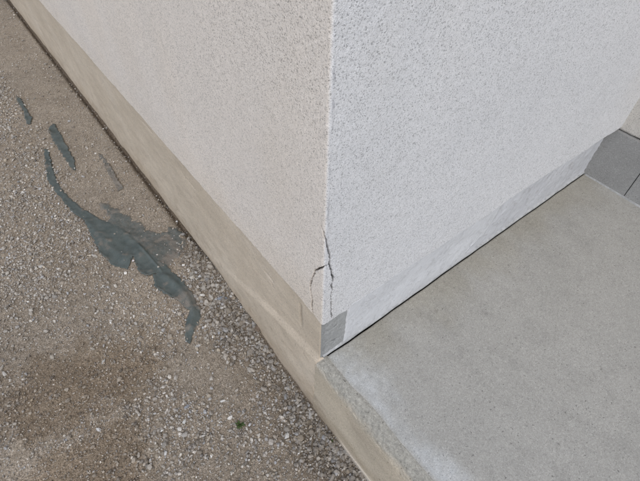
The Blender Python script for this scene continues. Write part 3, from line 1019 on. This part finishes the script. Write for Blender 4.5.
# ------------------------------------------------------------------ single stones one can pick out
STONES = [
    ((222, 299), 0.021, (0.26, 0.28, 0.31), (1, .62, .42), 'flat blue-grey stone, the largest in the gravel beside the beige footing'),
    ((211, 298), 0.013, (0.42, 0.39, 0.34), (1, .9, .7), 'rounded pale tan stone just left of the flat blue-grey stone'),
    ((215, 322), 0.012, (0.36, 0.32, 0.27), (1, .8, .65), 'tan stone below the flat blue-grey stone, right of the sheet tip'),
    ((198, 346), 0.0105, (0.50, 0.48, 0.44), (1, .85, .7), 'pale pebble beside the lower tip of the long torn sheet'),
    ((287, 437), 0.014, (0.56, 0.54, 0.50), (1, .8, .6), 'brightest white stone in the coarse gravel near the porch side'),
    ((271.5, 443), 0.013, (0.42, 0.38, 0.33), (.75, 1, .6), 'tan oblong stone left of the brightest white gravel stone'),
    ((310, 416), 0.015, (0.44, 0.42, 0.39), (1, .55, .5), 'long pale grey stone in the coarse gravel near the porch edge'),
    ((288, 388), 0.015, (0.36, 0.35, 0.33), (1, .75, .6), 'blocky grey stone in the coarse gravel, level with the mortar corner'),
    ((273, 369), 0.014, (0.34, 0.33, 0.31), (1, .7, .55), 'angular grey stone at the top of the coarse gravel by the sandy patch'),
    ((223, 401.5), 0.0095, (0.60, 0.58, 0.54), (1, .9, .7), 'small white pebble on the sand up left of the green weed'),
    ((104, 362), 0.011, (0.48, 0.46, 0.42), (1, .75, .6), 'pale pebble at the upper right edge of the dark damp patch'),
    ((99, 430), 0.011, (0.55, 0.53, 0.50), (1, .7, .6), 'whitish pebble lying in the dark damp patch'),
    ((166, 454), 0.010, (0.58, 0.56, 0.53), (.8, 1, .7), 'white pebble near the bottom edge, right of the damp patch'),
    ((184.5, 422), 0.009, (0.56, 0.55, 0.51), (1, .9, .7), 'white round pebble midway between damp patch and green weed'),
    ((187, 407), 0.011, (0.28, 0.29, 0.31), (1, .8, .5), 'dull blue-grey pebble just above the white round pebble'),
    ((134, 262), 0.0075, (0.62, 0.58, 0.57), (.7, 1, .6), 'pinkish white chip in the notch of the torn sheet'),
    ((177, 222), 0.007, (0.75, 0.74, 0.72), (1, .9, .7), 'tiny bright white chip between the sheet and the wall base'),
    ((5, 374), 0.012, (0.48, 0.45, 0.40), (1, .8, .6), 'pale stone at the left picture edge beside the damp patch'),
]
rs = np.random.default_rng(21)
for (px, py), r, colr, sc, lab in STONES:
    shp, f = stone_shapes(3, 1, rs, 7)
    p = pix(px, py)
    gz = float(ground_z(p[0], p[1]))
    p = pix(px, py, 2, gz)
    gz = float(ground_z(p[0], p[1]))
    v = shp[0] / np.array([1, 1, 1]) * np.array(sc)
    a = rs.uniform(0, 6.28)
    Rz = np.array([[math.cos(a), -math.sin(a), 0], [math.sin(a), math.cos(a), 0], [0, 0, 1]])
    v = (v @ Rz.T) * r
    v[:, 2] += -v[:, 2].min() - 0.25 * r * sc[2]
    lift = 0.008 if py == 262 else (0.006 if py == 222 else 0.001)
    cc = np.array(colr) * (0.9 + 0.2 * rs.uniform(size=(len(v), 1)))
    o = mesh_np('stone', v, f, M['stone'], smooth=False, col=cc)
    o.location = (p[0], p[1], gz + lift)
    tag(o, lab, 'stone', 'single stones standing out in the gravel')

# ------------------------------------------------------------------ weeds and a board end
def weed(px, py, n, size, label, seed, tall=0.4):
    p = pix(px, py); gz = float(ground_z(p[0], p[1]))
    root = empty('weed', (p[0], p[1], gz), label, 'weed')
    rr = random.Random(seed)
    for i in range(n):
        a = rr.uniform(0, 6.28); ln = size * rr.uniform(0.6, 1.1); w = ln * rr.uniform(0.28, 0.42); up = ln * tall * rr.uniform(0.6, 1.6)
        V, F = [], []
        K = 6
        for k in range(K + 1):
            t = k / K
            wd = w * math.sin(math.pi * min(1, t * 0.92 + 0.06)) ** 0.8
            rad = ln * t; z = up * math.sin(t * 2.0) * 0.9 + 0.002
            for s_, dz in ((-1, 0.18), (0, 0), (1, 0.18)):
                V.append((math.cos(a) * rad - math.sin(a) * s_ * wd / 2, math.sin(a) * rad + math.cos(a) * s_ * wd / 2, z + dz * wd))
        for k in range(K):
            for j in range(2):
                q = k * 3 + j
                F.append((q, q + 3, q + 4, q + 1))
        o = mesh_np('leaf', np.array(V), np.array(F), M['leaf'], root)
        md = o.modifiers.new('thickness', 'SOLIDIFY'); md.thickness = 0.0003
    V, F = [], []
    for k in range(4):
        for j in range(6):
            b = j / 6 * 6.283; rad = 0.0013 * (1 - k * 0.2)
            V.append((math.cos(b) * rad, math.sin(b) * rad, -0.004 + k * size * 0.14))
    for k in range(3):
        for j in range(6):
            F.append((k * 6 + j, k * 6 + (j + 1) % 6, (k + 1) * 6 + (j + 1) % 6, (k + 1) * 6 + j))
    mesh_np('stem', np.array(V), np.array(F), M['stem'], root)


weed(240, 424, 15, 0.0165, 'small green weed sprouting from the sand left of the coarse gravel', 3)
weed(332, 437, 6, 0.007, 'tiny green sprout against the foot of the porch side', 5)

p = pix(259, 326, 2, -0.288)
bm = bmesh.new()
bmesh.ops.create_cube(bm, size=1)
bmesh.ops.scale(bm, vec=(0.046, 0.022, 0.008), verts=bm.verts)
bmesh.ops.bevel(bm, geom=bm.edges[:], offset=0.0012, segments=1, affect='EDGES')
for vv in bm.verts: vv.co.z += 0.002 * math.sin(vv.co.x * 150); vv.co.y += vv.co.x * 0.25
me = bpy.data.meshes.new('board_end'); bm.to_mesh(me); bm.free()
me.materials.append(M['wood'])
o = bpy.data.objects.new('board_end', me); C.objects.link(o)
o.location = (float(p[0]), float(p[1]), -0.288)
o.rotation_euler = (0.05, 0.12, 0.35)
tag(o, 'short brown board end sticking out from under the beige footing', 'board')
